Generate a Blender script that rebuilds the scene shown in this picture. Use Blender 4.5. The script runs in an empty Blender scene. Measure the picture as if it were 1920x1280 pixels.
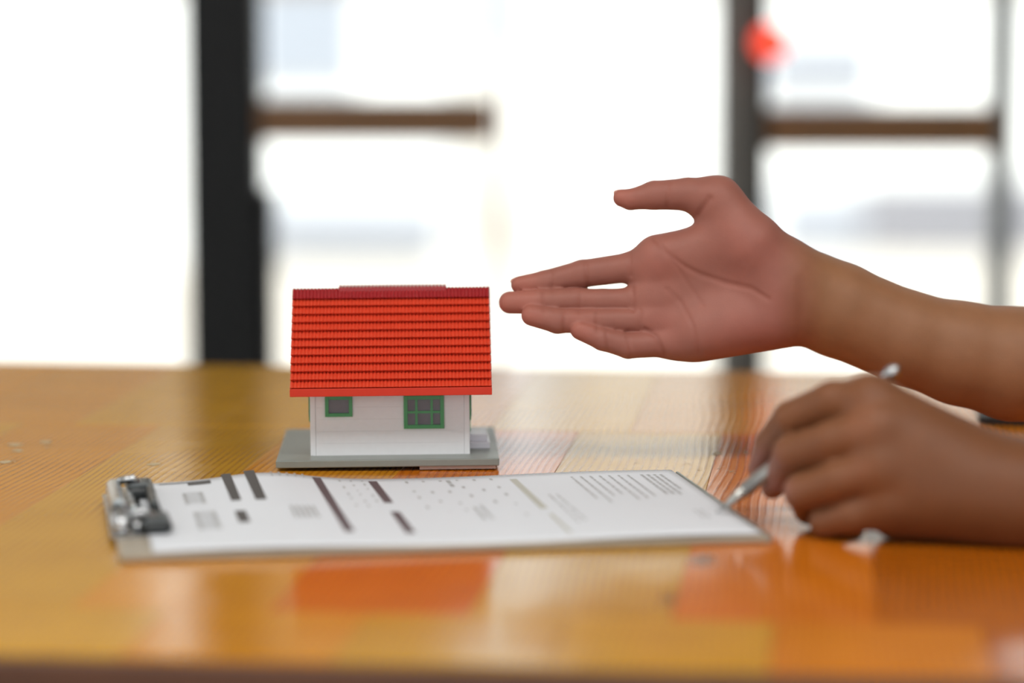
import bpy, bmesh, math, random
import numpy as np
from mathutils import Vector, Matrix

random.seed(7)
SC = bpy.context.scene
COL = SC.collection
PI = math.pi

# ---------------------------------------------------------------- camera, sky, sun, lights, exposure
TABLE_Z = 0.75
EYE = Vector((0.0, 0.0, TABLE_Z + 0.2605))
PITCH = math.radians(6.4)
LENS = 105.0
FPX = LENS / 36.0 * 1920.0

cam_data = bpy.data.cameras.new('camera')
cam = bpy.data.objects.new('camera', cam_data)
COL.objects.link(cam)
cam.location = EYE
cam.rotation_euler = (PI / 2 - PITCH, 0, 0)
cam_data.lens = LENS
cam_data.sensor_width = 36.0
cam_data.clip_start = 0.05
cam_data.clip_end = 300
cam_data.dof.use_dof = True
cam_data.dof.focus_distance = 1.665
cam_data.dof.aperture_fstop = 2.7
SC.camera = cam

world = bpy.data.worlds.new('sky')
SC.world = world
world.use_nodes = True
bg = world.node_tree.nodes['Background']
bg.inputs[0].default_value = (0.93, 0.97, 1.0, 1)
bg.inputs[1].default_value = 1.5

sun_d = bpy.data.lights.new('sun', 'SUN')
sun_d.energy = 6.5
sun_d.angle = math.radians(2)
sun_d.color = (1.0, 0.97, 0.93)
sun = bpy.data.objects.new('sun', sun_d)
COL.objects.link(sun)
sun.rotation_euler = (math.radians(33), 0, 0)   # from behind the room, high up


def area_light(name, loc, rot, sx, sy, power, color=(1, 1, 1)):
    d = bpy.data.lights.new(name, 'AREA')
    d.shape = 'RECTANGLE'
    d.size, d.size_y, d.energy, d.color = sx, sy, power, color
    o = bpy.data.objects.new(name, d)
    COL.objects.link(o)
    o.location, o.rotation_euler = loc, rot
    return o


# added front fill behind the camera; daylight through the side window on the left
area_light('rear_window_daylight', (-0.4, -2.92, 1.55), (PI / 2, 0, 0), 4.2, 2.1, 9, (1.0, 0.98, 0.95))
area_light('side_window_daylight', (-3.9, 1.0, 1.6), (PI / 2, 0, -PI / 2), 3.0, 1.9, 8, (1.0, 0.98, 0.96))
# two unseen lights added under the ceiling as overhead fill
area_light('ceiling_panel_light', (-0.7, 0.3, 2.82), (0, 0, 0), 1.2, 0.6, 26, (1.0, 0.98, 0.95))
area_light('ceiling_panel_light', (0.9, 0.3, 2.82), (0, 0, 0), 1.2, 0.6, 26, (1.0, 0.98, 0.95))

SC.view_settings.view_transform = 'Standard'
SC.view_settings.look = 'None'
SC.view_settings.exposure = 0.0
SC.view_settings.gamma = 1.0
SC.view_settings.use_curve_mapping = False

# ---------------------------------------------------------------- measuring: photograph pixel -> point in the room
FWD = Vector((0, math.cos(PITCH), -math.sin(PITCH)))
UPV = Vector((0, math.sin(PITCH), math.cos(PITCH)))
RGT = Vector((1, 0, 0))


def ray(px, py):
    return RGT * ((px - 960) / FPX) + UPV * ((640 - py) / FPX) + FWD


def at(px, py, y):
    d = ray(px, py)
    return EYE + d * (y / d.y)


def on_z(px, py, z=TABLE_Z):
    d = ray(px, py)
    return EYE + d * ((z - EYE.z) / d.z)


# ---------------------------------------------------------------- helpers
def link(o, parent=None):
    COL.objects.link(o)
    if parent is not None:
        o.parent = parent
    return o


def tag(o, label=None, cat=None, group=None, kind=None):
    if label: o['label'] = label
    if cat: o['category'] = cat
    if group: o['group'] = group
    if kind: o['kind'] = kind
    return o


def empty(name, loc=(0, 0, 0), rz=0.0):
    o = bpy.data.objects.new(name, None)
    o.empty_display_size = 0.02
    o.location = loc
    o.rotation_euler = (0, 0, rz)
    return link(o)


def obj(name, bm, mat, parent=None, smooth=False):
    me = bpy.data.meshes.new(name)
    bmesh.ops.recalc_face_normals(bm, faces=bm.faces[:])
    bm.to_mesh(me)
    bm.free()
    if mat: me.materials.append(mat)
    if smooth:
        for p in me.polygons: p.use_smooth = True
    return link(bpy.data.objects.new(name, me), parent)


def add_box(bm, x0, x1, y0, y1, z0, z1, bevel=0.0, m=None):
    r = bmesh.ops.create_cube(bm, size=1.0)
    vs = r['verts']
    for v in vs:
        v.co = Vector(((x0 + x1) / 2 + v.co.x * (x1 - x0), (y0 + y1) / 2 + v.co.y * (y1 - y0), (z0 + z1) / 2 + v.co.z * (z1 - z0)))
        if m is not None: v.co = m @ v.co
    if bevel > 0:
        es = list({e for v in vs for e in v.link_edges})
        bmesh.ops.bevel(bm, geom=es, offset=bevel, segments=2, affect='EDGES', profile=0.5)
    return bm


def box_obj(name, mat, x0, x1, y0, y1, z0, z1, parent=None, bevel=0.0):
    return obj(name, add_box(bmesh.new(), x0, x1, y0, y1, z0, z1, bevel), mat, parent)


def add_tube(bm, pts, radii, n=16, caps=True):
    pts = [Vector(p) for p in pts]
    rings = []
    up = None
    for i, p in enumerate(pts):
        t = (pts[min(i + 1, len(pts) - 1)] - pts[max(i - 1, 0)]).normalized()
        if up is None:
            up = Vector((0, 0, 1)) if abs(t.z) < 0.9 else Vector((1, 0, 0))
        a = t.cross(up).normalized()
        up = a.cross(t).normalized()
        r = radii[i] if hasattr(radii, '__len__') else radii
        rings.append([bm.verts.new(p + (a * math.cos(2 * PI * k / n) + up * math.sin(2 * PI * k / n)) * r) for k in range(n)])
    for A, B in zip(rings, rings[1:]):
        for k in range(n):
            bm.faces.new((A[k], A[(k + 1) % n], B[(k + 1) % n], B[k]))
    if caps:
        bm.faces.new(rings[0][::-1])
        bm.faces.new(rings[-1])
    return bm


class NT:
    """small wrapper for building a node material"""
    def __init__(self, name):
        self.m = bpy.data.materials.new(name)
        self.m.use_nodes = True
        self.t = self.m.node_tree
        self.b = self.t.nodes['Principled BSDF']

    def n(self, typ, **kw):
        nd = self.t.nodes.new(typ)
        for k, v in kw.items():
            if k in ('operation', 'blend_type', 'data_type', 'attribute_name', 'attribute_type', 'noise_dimensions', 'wave_type', 'bands_direction', 'feature', 'wave_profile'):
                setattr(nd, k, v)
            else:
                nd.inputs[k].default_value = v
        return nd

    def l(self, a, b):
        self.t.links.new(a, b)


def plain(name, col, rough=0.5, metal=0.0, noise=0.0, scale=40.0, bump=0.0, spec=0.5, coat=0.0):
    w = NT(name)
    w.b.inputs['Roughness'].default_value = rough
    w.b.inputs['Metallic'].default_value = metal
    w.b.inputs['Specular IOR Level'].default_value = spec
    w.b.inputs['Coat Weight'].default_value = coat
    w.b.inputs['Base Color'].default_value = (*col, 1)
    tc = w.n('ShaderNodeTexCoord')
    nz = w.n('ShaderNodeTexNoise', Scale=scale, Detail=4.0)
    w.l(tc.outputs['Object'], nz.inputs['Vector'])
    if noise > 0:
        mx = w.n('ShaderNodeMix', data_type='RGBA')
        mx.inputs['A'].default_value = (*[c * (1 - noise) for c in col], 1)
        mx.inputs['B'].default_value = (*[min(1, c * (1 + noise)) for c in col], 1)
        w.l(nz.outputs['Fac'], mx.inputs['Factor'])
        w.l(mx.outputs['Result'], w.b.inputs['Base Color'])
    if bump > 0:
        bp = w.n('ShaderNodeBump', Strength=bump, Distance=0.001)
        w.l(nz.outputs['Fac'], bp.inputs['Height'])
        w.l(bp.outputs['Normal'], w.b.inputs['Normal'])
    return w.m


def make_wood():
    """varnished pine planks: object colour is the plank's own tone, grain runs along local Y"""
    w = NT('varnished_pine')
    tc = w.n('ShaderNodeTexCoord')
    oi = w.n('ShaderNodeObjectInfo')
    off = w.n('ShaderNodeVectorMath', operation='MULTIPLY_ADD')
    cmb = w.n('ShaderNodeCombineXYZ')
    w.l(oi.outputs['Random'], cmb.inputs[0]); w.l(oi.outputs['Random'], cmb.inputs[1])
    off.inputs[1].default_value = (3.1, 17.0, 0)
    w.l(cmb.outputs[0], off.inputs[0])
    w.l(tc.outputs['Object'], off.inputs[2])
    # slow wander of the grain
    sc0 = w.n('ShaderNodeVectorMath', operation='MULTIPLY'); sc0.inputs[1].default_value = (7, 2.0, 1)
    w.l(off.outputs[0], sc0.inputs[0])
    wob = w.n('ShaderNodeTexNoise', Scale=1.0, Detail=2.0)
    w.l(sc0.outputs[0], wob.inputs['Vector'])
    sep = w.n('ShaderNodeSeparateXYZ'); w.l(off.outputs[0], sep.inputs[0])
    ph = w.n('ShaderNodeMath', operation='MULTIPLY_ADD'); ph.inputs[1].default_value = 0.035
    w.l(wob.outputs['Fac'], ph.inputs[0]); w.l(sep.outputs[0], ph.inputs[2])
    fr = w.n('ShaderNodeMath', operation='MULTIPLY'); fr.inputs[1].default_value = 2 * PI / 0.0042
    w.l(ph.outputs[0], fr.inputs[0])
    sn = w.n('ShaderNodeMath', operation='SINE'); w.l(fr.outputs[0], sn.inputs[0])
    ring = w.n('ShaderNodeMapRange'); ring.inputs['From Min'].default_value = -0.2; ring.inputs['From Max'].default_value = 1.0
    w.l(sn.outputs[0], ring.inputs['Value'])
    # fine streaks
    sc1 = w.n('ShaderNodeVectorMath', operation='MULTIPLY'); sc1.inputs[1].default_value = (420, 7, 1)
    w.l(off.outputs[0], sc1.inputs[0])
    fine = w.n('ShaderNodeTexNoise', Scale=1.0, Detail=3.0); w.l(sc1.outputs[0], fine.inputs['Vector'])
    blotch = w.n('ShaderNodeTexNoise', Scale=14.0, Detail=3.0); w.l(off.outputs[0], blotch.inputs['Vector'])
    # colour
    dark = w.n('ShaderNodeMix', data_type='RGBA', blend_type='MULTIPLY')
    dark.inputs['B'].default_value = (0.50, 0.36, 0.26, 1)
    w.l(oi.outputs['Color'], dark.inputs['A'])
    f1 = w.n('ShaderNodeMath', operation='MULTIPLY_ADD'); f1.inputs[1].default_value = 0.5
    w.l(ring.outputs[0], f1.inputs[0])
    f2 = w.n('ShaderNodeMath', operation='MULTIPLY'); f2.inputs[1].default_value = 0.35
    w.l(fine.outputs['Fac'], f2.inputs[0]); w.l(f2.outputs[0], f1.inputs[2])
    f3 = w.n('ShaderNodeMath', operation='MULTIPLY'); w.l(f1.outputs[0], f3.inputs[0]); w.l(blotch.outputs['Fac'], f3.inputs[1])
    f4 = w.n('ShaderNodeMath', operation='MULTIPLY'); f4.inputs[1].default_value = 1.7
    w.l(f3.outputs[0], f4.inputs[0])
    w.l(f4.outputs[0], dark.inputs['Factor'])
    # knots
    vk = w.n('ShaderNodeTexVoronoi', Scale=1.0)
    sck = w.n('ShaderNodeVectorMath', operation='MULTIPLY'); sck.inputs[1].default_value = (11, 4.5, 0.01)
    w.l(off.outputs[0], sck.inputs[0]); w.l(sck.outputs[0], vk.inputs['Vector'])
    kr = w.n('ShaderNodeMapRange'); kr.inputs['From Min'].default_value = 0.035; kr.inputs['From Max'].default_value = 0.10
    kr.inputs['To Min'].default_value = 0.8; kr.inputs['To Max'].default_value = 0.0
    w.l(vk.outputs['Distance'], kr.inputs['Value'])
    kn = w.n('ShaderNodeMix', data_type='RGBA'); kn.inputs['B'].default_value = (0.10, 0.035, 0.012, 1)
    w.l(dark.outputs['Result'], kn.inputs['A']); w.l(kr.outputs[0], kn.inputs['Factor'])
    w.l(kn.outputs['Result'], w.b.inputs['Base Color'])
    # gloss and relief of the brushed varnish
    bp = w.n('ShaderNodeBump', Strength=0.07, Distance=0.00025)
    hs = w.n('ShaderNodeMath', operation='ADD'); w.l(ring.outputs[0], hs.inputs[0]); w.l(fine.outputs['Fac'], hs.inputs[1])
    w.l(hs.outputs[0], bp.inputs['Height'])
    wv = w.n('ShaderNodeTexNoise', Scale=22.0, Detail=2.0); w.l(tc.outputs['Object'], wv.inputs['Vector'])
    bp2 = w.n('ShaderNodeBump', Strength=0.22, Distance=0.0012)
    w.l(wv.outputs['Fac'], bp2.inputs['Height']); w.l(bp.outputs['Normal'], bp2.inputs['Normal'])
    w.l(bp2.outputs['Normal'], w.b.inputs['Normal'])
    w.b.inputs['Roughness'].default_value = 0.13
    w.b.inputs['IOR'].default_value = 1.45
    return w.m


def make_skin(name):
    w = NT(name)
    a = w.n('ShaderNodeAttribute', attribute_name='skin', attribute_type='GEOMETRY')
    tc = w.n('ShaderNodeTexCoord')
    n1 = w.n('ShaderNodeTexNoise', Scale=70.0, Detail=4.0); w.l(tc.outputs['Object'], n1.inputs['Vector'])
    mr = w.n('ShaderNodeMapRange'); mr.inputs['To Min'].default_value = 0.86; mr.inputs['To Max'].default_value = 1.14
    w.l(n1.outputs['Fac'], mr.inputs['Value'])
    mu = w.n('ShaderNodeVectorMath', operation='MULTIPLY')
    w.l(a.outputs['Color'], mu.inputs[0]); w.l(mr.outputs[0], mu.inputs[1])
    w.l(mu.outputs[0], w.b.inputs['Base Color'])
    n2 = w.n('ShaderNodeTexNoise', Scale=900.0, Detail=2.0); w.l(tc.outputs['Object'], n2.inputs['Vector'])
    bp = w.n('ShaderNodeBump', Strength=0.12, Distance=0.0004)
    w.l(n2.outputs['Fac'], bp.inputs['Height']); w.l(bp.outputs['Normal'], w.b.inputs['Normal'])
    w.b.inputs['Roughness'].default_value = 0.55
    w.b.inputs['Specular IOR Level'].default_value = 0.35
    w.b.inputs['Subsurface Weight'].default_value = 0.12
    w.b.inputs['Subsurface Radius'].default_value = (1.0, 0.35, 0.2)
    w.b.inputs['Subsurface Scale'].default_value = 0.004
    return w.m


def make_glass(name):
    w = NT(name)
    out = w.t.nodes['Material Output']
    tr = w.n('ShaderNodeBsdfTransparent'); tr.inputs[0].default_value = (0.96, 0.98, 0.97, 1)
    gl = w.n('ShaderNodeBsdfGlossy', Roughness=0.02)
    fr = w.n('ShaderNodeFresnel', IOR=1.45)
    mx = w.n('ShaderNodeMixShader')
    w.l(fr.outputs[0], mx.inputs[0]); w.l(tr.outputs[0], mx.inputs[1]); w.l(gl.outputs[0], mx.inputs[2])
    w.l(mx.outputs[0], out.inputs['Surface'])
    return w.m


M = {}
M['wood'] = make_wood()
M['worn'] = plain('worn_varnish', (0.50, 0.38, 0.20), 0.5, noise=0.2, scale=600)
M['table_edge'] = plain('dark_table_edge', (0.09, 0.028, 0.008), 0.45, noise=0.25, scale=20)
M['skin'] = make_skin('skin')
M['nail'] = plain('fingernail_keratin', (0.75, 0.42, 0.34), 0.25, noise=0.05)
M['glass'] = make_glass('window_glass')
M['white_paint'] = plain('white_model_paint', (0.75, 0.76, 0.78), 0.45, noise=0.03, scale=300, bump=0.05)
M['grey_base'] = plain('grey_green_base_paint', (0.22, 0.245, 0.225), 0.35, noise=0.06, scale=120, bump=0.05)
M['base_under'] = plain('bare_base_ply', (0.50, 0.40, 0.36), 0.6, noise=0.1, scale=200)
M['red_tile'] = plain('red_plastic_tile', (0.68, 0.062, 0.026), 0.24, noise=0.10, scale=400)
M['red_fascia'] = plain('red_fascia_paint', (0.58, 0.035, 0.014), 0.5, noise=0.05, scale=200, spec=0.25)
M['red_dark'] = plain('maroon_ridge_plastic', (0.34, 0.018, 0.022), 0.28, noise=0.10, scale=400)
M['green'] = plain('green_window_paint', (0.045, 0.27, 0.08), 0.35, noise=0.08, scale=300)
M['model_pane'] = plain('grey_model_pane', (0.13, 0.125, 0.14), 0.12, noise=0.2, scale=90)
M['step'] = plain('lilac_grey_step', (0.60, 0.60, 0.66), 0.25, noise=0.05)
M['paper'] = plain('white_paper', (0.72, 0.74, 0.78), 0.6, noise=0.01)
M['ink'] = plain('dark_print_ink', (0.06, 0.05, 0.045), 0.6, noise=0.1)
M['ink_plum'] = plain('plum_print_ink', (0.10, 0.065, 0.07), 0.6, noise=0.1)
M['ink_grey'] = plain('grey_print_ink', (0.42, 0.42, 0.42), 0.6, noise=0.05)
M['ink_pale'] = plain('pale_olive_print_ink', (0.50, 0.49, 0.43), 0.6, noise=0.05)
M['board'] = plain('clipboard_hardboard', (0.36, 0.30, 0.22), 0.4, noise=0.12, scale=60)
M['board_edge'] = plain('clipboard_grey_edging', (0.22, 0.25, 0.24), 0.35, noise=0.05)
M['chrome'] = plain('chrome_steel', (0.50, 0.51, 0.52), 0.24, metal=1.0, noise=0.03)
M['black_rubber'] = plain('black_rubber', (0.012, 0.016, 0.018), 0.35, noise=0.1)
M['silver'] = plain('silver_pen_barrel', (0.50, 0.50, 0.47), 0.28, metal=0.85, noise=0.03)
M['post_black'] = plain('black_painted_timber', (0.010, 0.011, 0.012), 0.6, noise=0.2, scale=30, spec=0.25)
M['post_grey'] = plain('weathered_grey_timber', (0.105, 0.098, 0.088), 0.55, noise=0.2, scale=30)
M['rail_wood'] = plain('brown_rail_timber', (0.17, 0.075, 0.020), 0.45, noise=0.25, scale=25)
M['metal_grey'] = plain('grey_mullion_metal', (0.10, 0.115, 0.12), 0.4, noise=0.1)
M['plaster'] = plain('white_plaster', (0.78, 0.77, 0.74), 0.8, noise=0.03, scale=8)
M['floor'] = plain('polished_concrete', (0.34, 0.32, 0.30), 0.45, noise=0.12, scale=3)
M['paving'] = plain('pale_street_paving', (0.60, 0.56, 0.51), 0.9, noise=0.08, scale=1.5)
M['facade_white'] = plain('white_rendered_facade', (0.84, 0.85, 0.86), 0.85, noise=0.03, scale=2)
M['facade_mid'] = plain('warm_grey_facade', (0.50, 0.48, 0.45), 0.85, noise=0.03, scale=2)
M['cladding_warm'] = plain('warm_timber_cladding', (0.15, 0.085, 0.028), 0.7, noise=0.2, scale=4)  # brown chosen for the warm reflection it gives on the table
M['facade_blue'] = plain('blue_grey_facade', (0.30, 0.33, 0.39), 0.8, noise=0.06, scale=2)
M['facade_pale'] = plain('pale_blue_grey_facade', (0.34, 0.36, 0.41), 0.8, noise=0.06, scale=2)
M['facade_lilac'] = plain('lilac_grey_facade', (0.24, 0.24, 0.27), 0.8, noise=0.06, scale=2)
M['cladding_dark'] = plain('dark_timber_cladding', (0.035, 0.027, 0.018), 0.7, noise=0.2, scale=4)  # dark tone chosen to keep the table reflections dark
M['dark_glass'] = plain('dark_shop_glass', (0.10, 0.12, 0.15), 0.08, noise=0.1)
M['shirt'] = plain('black_cotton', (0.012, 0.012, 0.014), 0.85, noise=0.2, scale=300, bump=0.1)
M['folder'] = plain('black_folder_card', (0.012, 0.012, 0.013), 0.45, noise=0.1)


def lamp_mat():
    w = NT('red_lamp_lens')
    w.b.inputs['Base Color'].default_value = (0.8, 0.03, 0.02, 1)
    w.b.inputs['Emission Color'].default_value = (1.0, 0.08, 0.035, 1)
    w.b.inputs['Emission Strength'].default_value = 1.2
    return w.m


M['red_lamp'] = lamp_mat()

# ---------------------------------------------------------------- the room
WALL_Y = 3.4


def struct(o):
    o['kind'] = 'structure'
    return o


struct(box_obj('floor', M['floor'], -4.2, 4.2, -3.2, WALL_Y + 0.12, -0.12, 0.0))
struct(box_obj('ceiling', M['plaster'], -4.2, 4.2, -3.2, WALL_Y + 0.12, 2.85, 3.0))
struct(box_obj('wall_right', M['plaster'], 4.0, 4.2, -3.0, WALL_Y, 0.0, 2.85))
bm = bmesh.new()
add_box(bm, -4.2, -4.0, -3.0, -0.6, 0, 2.85); add_box(bm, -4.2, -4.0, 2.6, WALL_Y, 0, 2.85)
add_box(bm, -4.2, -4.0, -0.6, 2.6, 0, 0.6); add_box(bm, -4.2, -4.0, -0.6, 2.6, 2.6, 2.85)
struct(obj('wall_left', bm, M['plaster']))
bm = bmesh.new()
add_box(bm, -4.2, -2.6, -3.2, -3.0, 0, 2.85); add_box(bm, 1.8, 4.2, -3.2, -3.0, 0, 2.85)
add_box(bm, -2.6, 1.8, -3.2, -3.0, 0, 0.45); add_box(bm, -2.6, 1.8, -3.2, -3.0, 2.65, 2.85)
struct(obj('wall_back', bm, M['plaster']))
struct(box_obj('wall_front', M['post_black'], -4.2, 4.2, WALL_Y, WALL_Y + 0.12, 2.45, 2.85))
# posts of the glazed front: x range in metres
def xw(px): return (px - 960) / FPX * WALL_Y / math.cos(PITCH)
PX0, PX1 = xw(353), xw(487)
QX0, QX1 = xw(1353), xw(1438)
MU1, MU2 = xw(933), xw(1882)
struct(box_obj('trim_1', M['post_black'], PX0, PX1, WALL_Y, WALL_Y + 0.10, 0, 2.45, bevel=0.004))
struct(box_obj('trim_2', M['post_black'], PX1, PX1 + 0.014, WALL_Y + 0.02, WALL_Y + 0.08, 0, 0.80, bevel=0.002))
struct(box_obj('trim_3', M['post_grey'], QX0, QX0 + 0.038, WALL_Y, WALL_Y + 0.10, 0, 2.45, bevel=0.003))
struct(box_obj('trim_4', M['post_black'], QX0 + 0.038, QX1, WALL_Y + 0.01, WALL_Y + 0.10, 0, 2.45, bevel=0.003))
struct(box_obj('trim_5', M['post_black'], -1.38, -1.30, WALL_Y, WALL_Y + 0.10, 0, 2.45, bevel=0.004))
struct(box_obj('trim_6', M['post_black'], 1.16, 1.24, WALL_Y, WALL_Y + 0.10, 0, 2.45, bevel=0.004))
struct(box_obj('trim_7', M['post_black'], -2.60, -2.52, WALL_Y, WALL_Y + 0.10, 0, 2.45, bevel=0.004))
struct(box_obj('trim_8', M['post_black'], 2.40, 2.48, WALL_Y, WALL_Y + 0.10, 0, 2.45, bevel=0.004))


def window(n, x0, x1, rail=None, stile=None):
    w = struct(box_obj('window_%d' % n, M['metal_grey'], x0, x1, WALL_Y + 0.03, WALL_Y + 0.07, 0.0, 0.03))
    box_obj('head_frame', M['metal_grey'], x0, x1, WALL_Y + 0.03, WALL_Y + 0.07, 2.42, 2.45, w)
    if rail:
        z0, z1 = rail
        box_obj('rail', M['rail_wood'], x0, x1, WALL_Y + 0.005, WALL_Y + 0.085, z0, z1, w, 0.003)
        box_obj('pane', M['glass'], x0, x1, WALL_Y + 0.048, WALL_Y + 0.053, 0.03, z0, w)
        box_obj('pane', M['glass'], x0, x1, WALL_Y + 0.048, WALL_Y + 0.053, z1, 2.42, w)
    else:
        box_obj('pane', M['glass'], x0, x1, WALL_Y + 0.048, WALL_Y + 0.053, 0.03, 2.42, w)
    if stile:
        box_obj('mullion', M['metal_grey'], stile - 0.0065, stile + 0.0065, WALL_Y + 0.03, WALL_Y + 0.075, 0.03, 2.42, w)
    return w


def zw(py): return at(960, py, WALL_Y).z
R1 = (zw(265), zw(190))
R2 = (zw(282), zw(205))
window(1, -1.30, PX0)
window(2, PX1, MU1 - 0.0066, R1)
window(3, MU1 + 0.0066, QX0, stile=None)
struct(box_obj('trim_9', M['metal_grey'], MU1 - 0.0045, MU1 + 0.0045, WALL_Y + 0.02, WALL_Y + 0.08, 0, 2.45))
window(4, QX1, MU2 - 0.0101, R2)
struct(box_obj('trim_10', M['metal_grey'], MU2 - 0.010, MU2 + 0.010, WALL_Y + 0.02, WALL_Y + 0.08, 0, 2.45))
window(5, MU2 + 0.0101, 1.16)
window(6, -2.52, -1.38)
window(7, 1.24, 2.40)
window(8, -4.0, -2.60)
window(9, 2.48, 4.0)

# ---------------------------------------------------------------- the street outside
struct(box_obj('ground', M['paving'], -40, 40, WALL_Y + 0.12, 60, -0.20, -0.02))

B = empty('building', (-2.0, 12.0, -0.02))
tag(B, 'pale building across the street behind the black post, dark timber upper storey', 'building')
box_obj('wall', M['facade_white'], -9, 1.75, 0, 3, 0, 1.12, B)
box_obj('upper_storey', M['cladding_warm'], -9, 1.75, -0.02, 3, 1.12, 4.2, B)  # unseen block added to give the table a dark warm reflection
box_obj('plinth', M['facade_pale'], 1.0, 1.72, -0.12, 0, 0.06, 0.26, B)
box_obj('window', M['facade_blue'], 0.98, 1.38, -0.03, 0.05, 0.72, 1.10, B)
B2 = empty('building', (3.0, 12.4, -0.02))
tag(B2, 'blue and lilac grey shopfront across the street behind the grey post', 'building')
box_obj('wall', M['facade_white'], -2.75, 8, 0, 3, 0, 1.08, B2)
box_obj('upper_wall', M['facade_mid'], -2.75, 8, 0, 3, 1.08, 3.0, B2)  # unseen upper part, greyed to dim its reflection in the table
box_obj('shop_window', M['facade_lilac'], -1.55, -0.75, -0.03, 0.05, 0.02, 0.30, B2)
box_obj('shop_window', M['facade_pale'], -1.9, -1.55, -0.05, 0.05, 0.02, 0.26, B2)
box_obj('sign_panel', M['facade_pale'], -1.95, -1.5, -0.03, 0.05, 0.66, 0.9, B2)
box_obj('upper_storey', M['cladding_dark'], -2.75, 8, -0.02, 3, 2.87, 4.8, B2)  # unseen dark block added to limit the bright reflection on the table
box_obj('cladding', M['cladding_dark'], -1.0, 8, -0.02, 0.2, 1.6, 2.87, B2)  # unseen dark face added for the table reflection on the right
box_obj('upper_window', M['facade_white'], -0.95, -0.45, -0.06, 0.1, 3.15, 3.75, B2)  # unseen white panel added for a pale reflection at the table's right
box_obj('upper_window', M['facade_white'], 0.58, 0.92, -0.06, 0.1, 2.55, 3.25, B)  # unseen white panel added for a pale reflection at the table's left

# ---------------------------------------------------------------- red indicator lamp beside the grey post
lp = at(1446, 80, WALL_Y - 0.03)
L = empty('indicator_lamp', lp)
tag(L, 'small round red glowing lamp fixed to the upper grey post by the window', 'lamp')
bm = bmesh.new()
bmesh.ops.create_uvsphere(bm, u_segments=20, v_segments=12, radius=0.020)
obj('lens', bm, M['red_lamp'], L, True)
bm = bmesh.new()
add_tube(bm, [(-0.005, 0.012, 0), (-0.022, 0.05, 0)], 0.006, 12)
obj('bracket', bm, M['post_black'], L)

# ---------------------------------------------------------------- the table
YAW = math.radians(-6.2)
TO = on_z(960, 691)                     # middle of the far edge
TDEPTH = (on_z(960, 1240) - TO).length
T = empty('table', (TO.x, TO.y, TABLE_Z), YAW)
tag(T, 'long varnished pine table top of mixed orange and yellow planks', 'table')
OR, YE, RE, BR, HO = (0.72, 0.235, 0.010), (0.66, 0.345, 0.025), (0.70, 0.195, 0.010), (0.50, 0.132, 0.005), (0.72, 0.300, 0.017)
seam1 = -(on_z(960, 806) - TO).length
seam2 = -(on_z(960, 1150) - TO).length
rows = [(0.0, seam1), (seam1, seam2), (seam2, -TDEPTH)]


def local(px, py):
    p = on_z(px, py)
    d = p - TO
    return d.x * math.cos(-YAW) - d.y * math.sin(-YAW), d.x * math.sin(-YAW) + d.y * math.cos(-YAW)


# joints between planks of the middle row, measured on the photograph, continued to both sides at the same pitch
j0 = local(915, 1090)[0]
pitch = 0.0875
pal = {
    0: {},
    1: {-4: HO, -3: YE, -2: HO, -1: RE, 0: YE, 1: RE, 2: BR, 3: OR},
    2: {-4: YE, -3: YE, -2: HO, -1: YE, 0: YE, 1: OR, 2: BR, 3: HO, -5: YE},
}
xs_l, xs_r = -1.25, 0.60
plank_mesh = {}
for r, (ya, yb) in enumerate(rows):
    off = (0.031, 0.0, 0.044)[r]
    k0 = math.floor((xs_l - j0 - off) / pitch)
    for k in range(k0, 40):
        x0 = j0 + off + k * pitch
        if x0 > xs_r: break
        x1 = x0 + pitch
        g = 0.00008
        y0, y1 = yb + 0.0005, ya - 0.0005
        key = (r,)
        if key not in plank_mesh:
            bm = bmesh.new()
            add_box(bm, g - pitch / 2, pitch / 2 - g, y0 - (y0 + y1) / 2, y1 - (y0 + y1) / 2, -0.03, 0.0, 0.00025)
            me = bpy.data.meshes.new('plank'); bm.to_mesh(me); bm.free(); me.materials.append(M['wood'])
            plank_mesh[key] = me
        o = link(bpy.data.objects.new('plank', plank_mesh[key]), T)
        o.location = ((x0 + x1) / 2, (y0 + y1) / 2, random.uniform(-0.00008, 0.0))
        o.rotation_euler = (random.uniform(-0.0004, 0.0004), random.uniform(-0.001, 0.001), 0)
        c = pal[r].get(k) or random.choice([HO, YE, HO, OR, YE] if r == 0 else [OR, HO, OR, HO, YE, RE])
        f = random.uniform(0.92, 1.08)
        o.color = (*[v * f for v in c], 1)
# small scratches and worn flecks in the varnish, in the sharp zone
bm = bmesh.new()
rs = random.Random(5)
for (sx, sy, n_, ln) in ((1397, 848, 4, 0.0045), (1372, 884, 5, 0.0035), (1350, 878, 3, 0.004), (1290, 868, 2, 0.003), (1345, 845, 3, 0.004), (1195, 868, 2, 0.002), (90, 838, 3, 0.004), (30, 862, 3, 0.004), (1310, 880, 2, 0.002)):
    c0 = on_z(sx, sy)
    for _ in range(n_):
        a_ = rs.uniform(0, PI); dv = Vector((math.cos(a_), math.sin(a_) * 2.2, 0)) * ln * rs.uniform(0.4, 1.0)
        pv = Vector((-dv.y, dv.x, 0)).normalized() * 0.00022
        cc = c0 + Vector((rs.uniform(-1, 1) * 0.0012, rs.uniform(-1, 1) * 0.003, 0.00012))
        bm.faces.new([bm.verts.new(cc + q_) for q_ in (-dv - pv, dv - pv * 0.2, dv + pv * 0.2, -dv + pv)])
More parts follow.
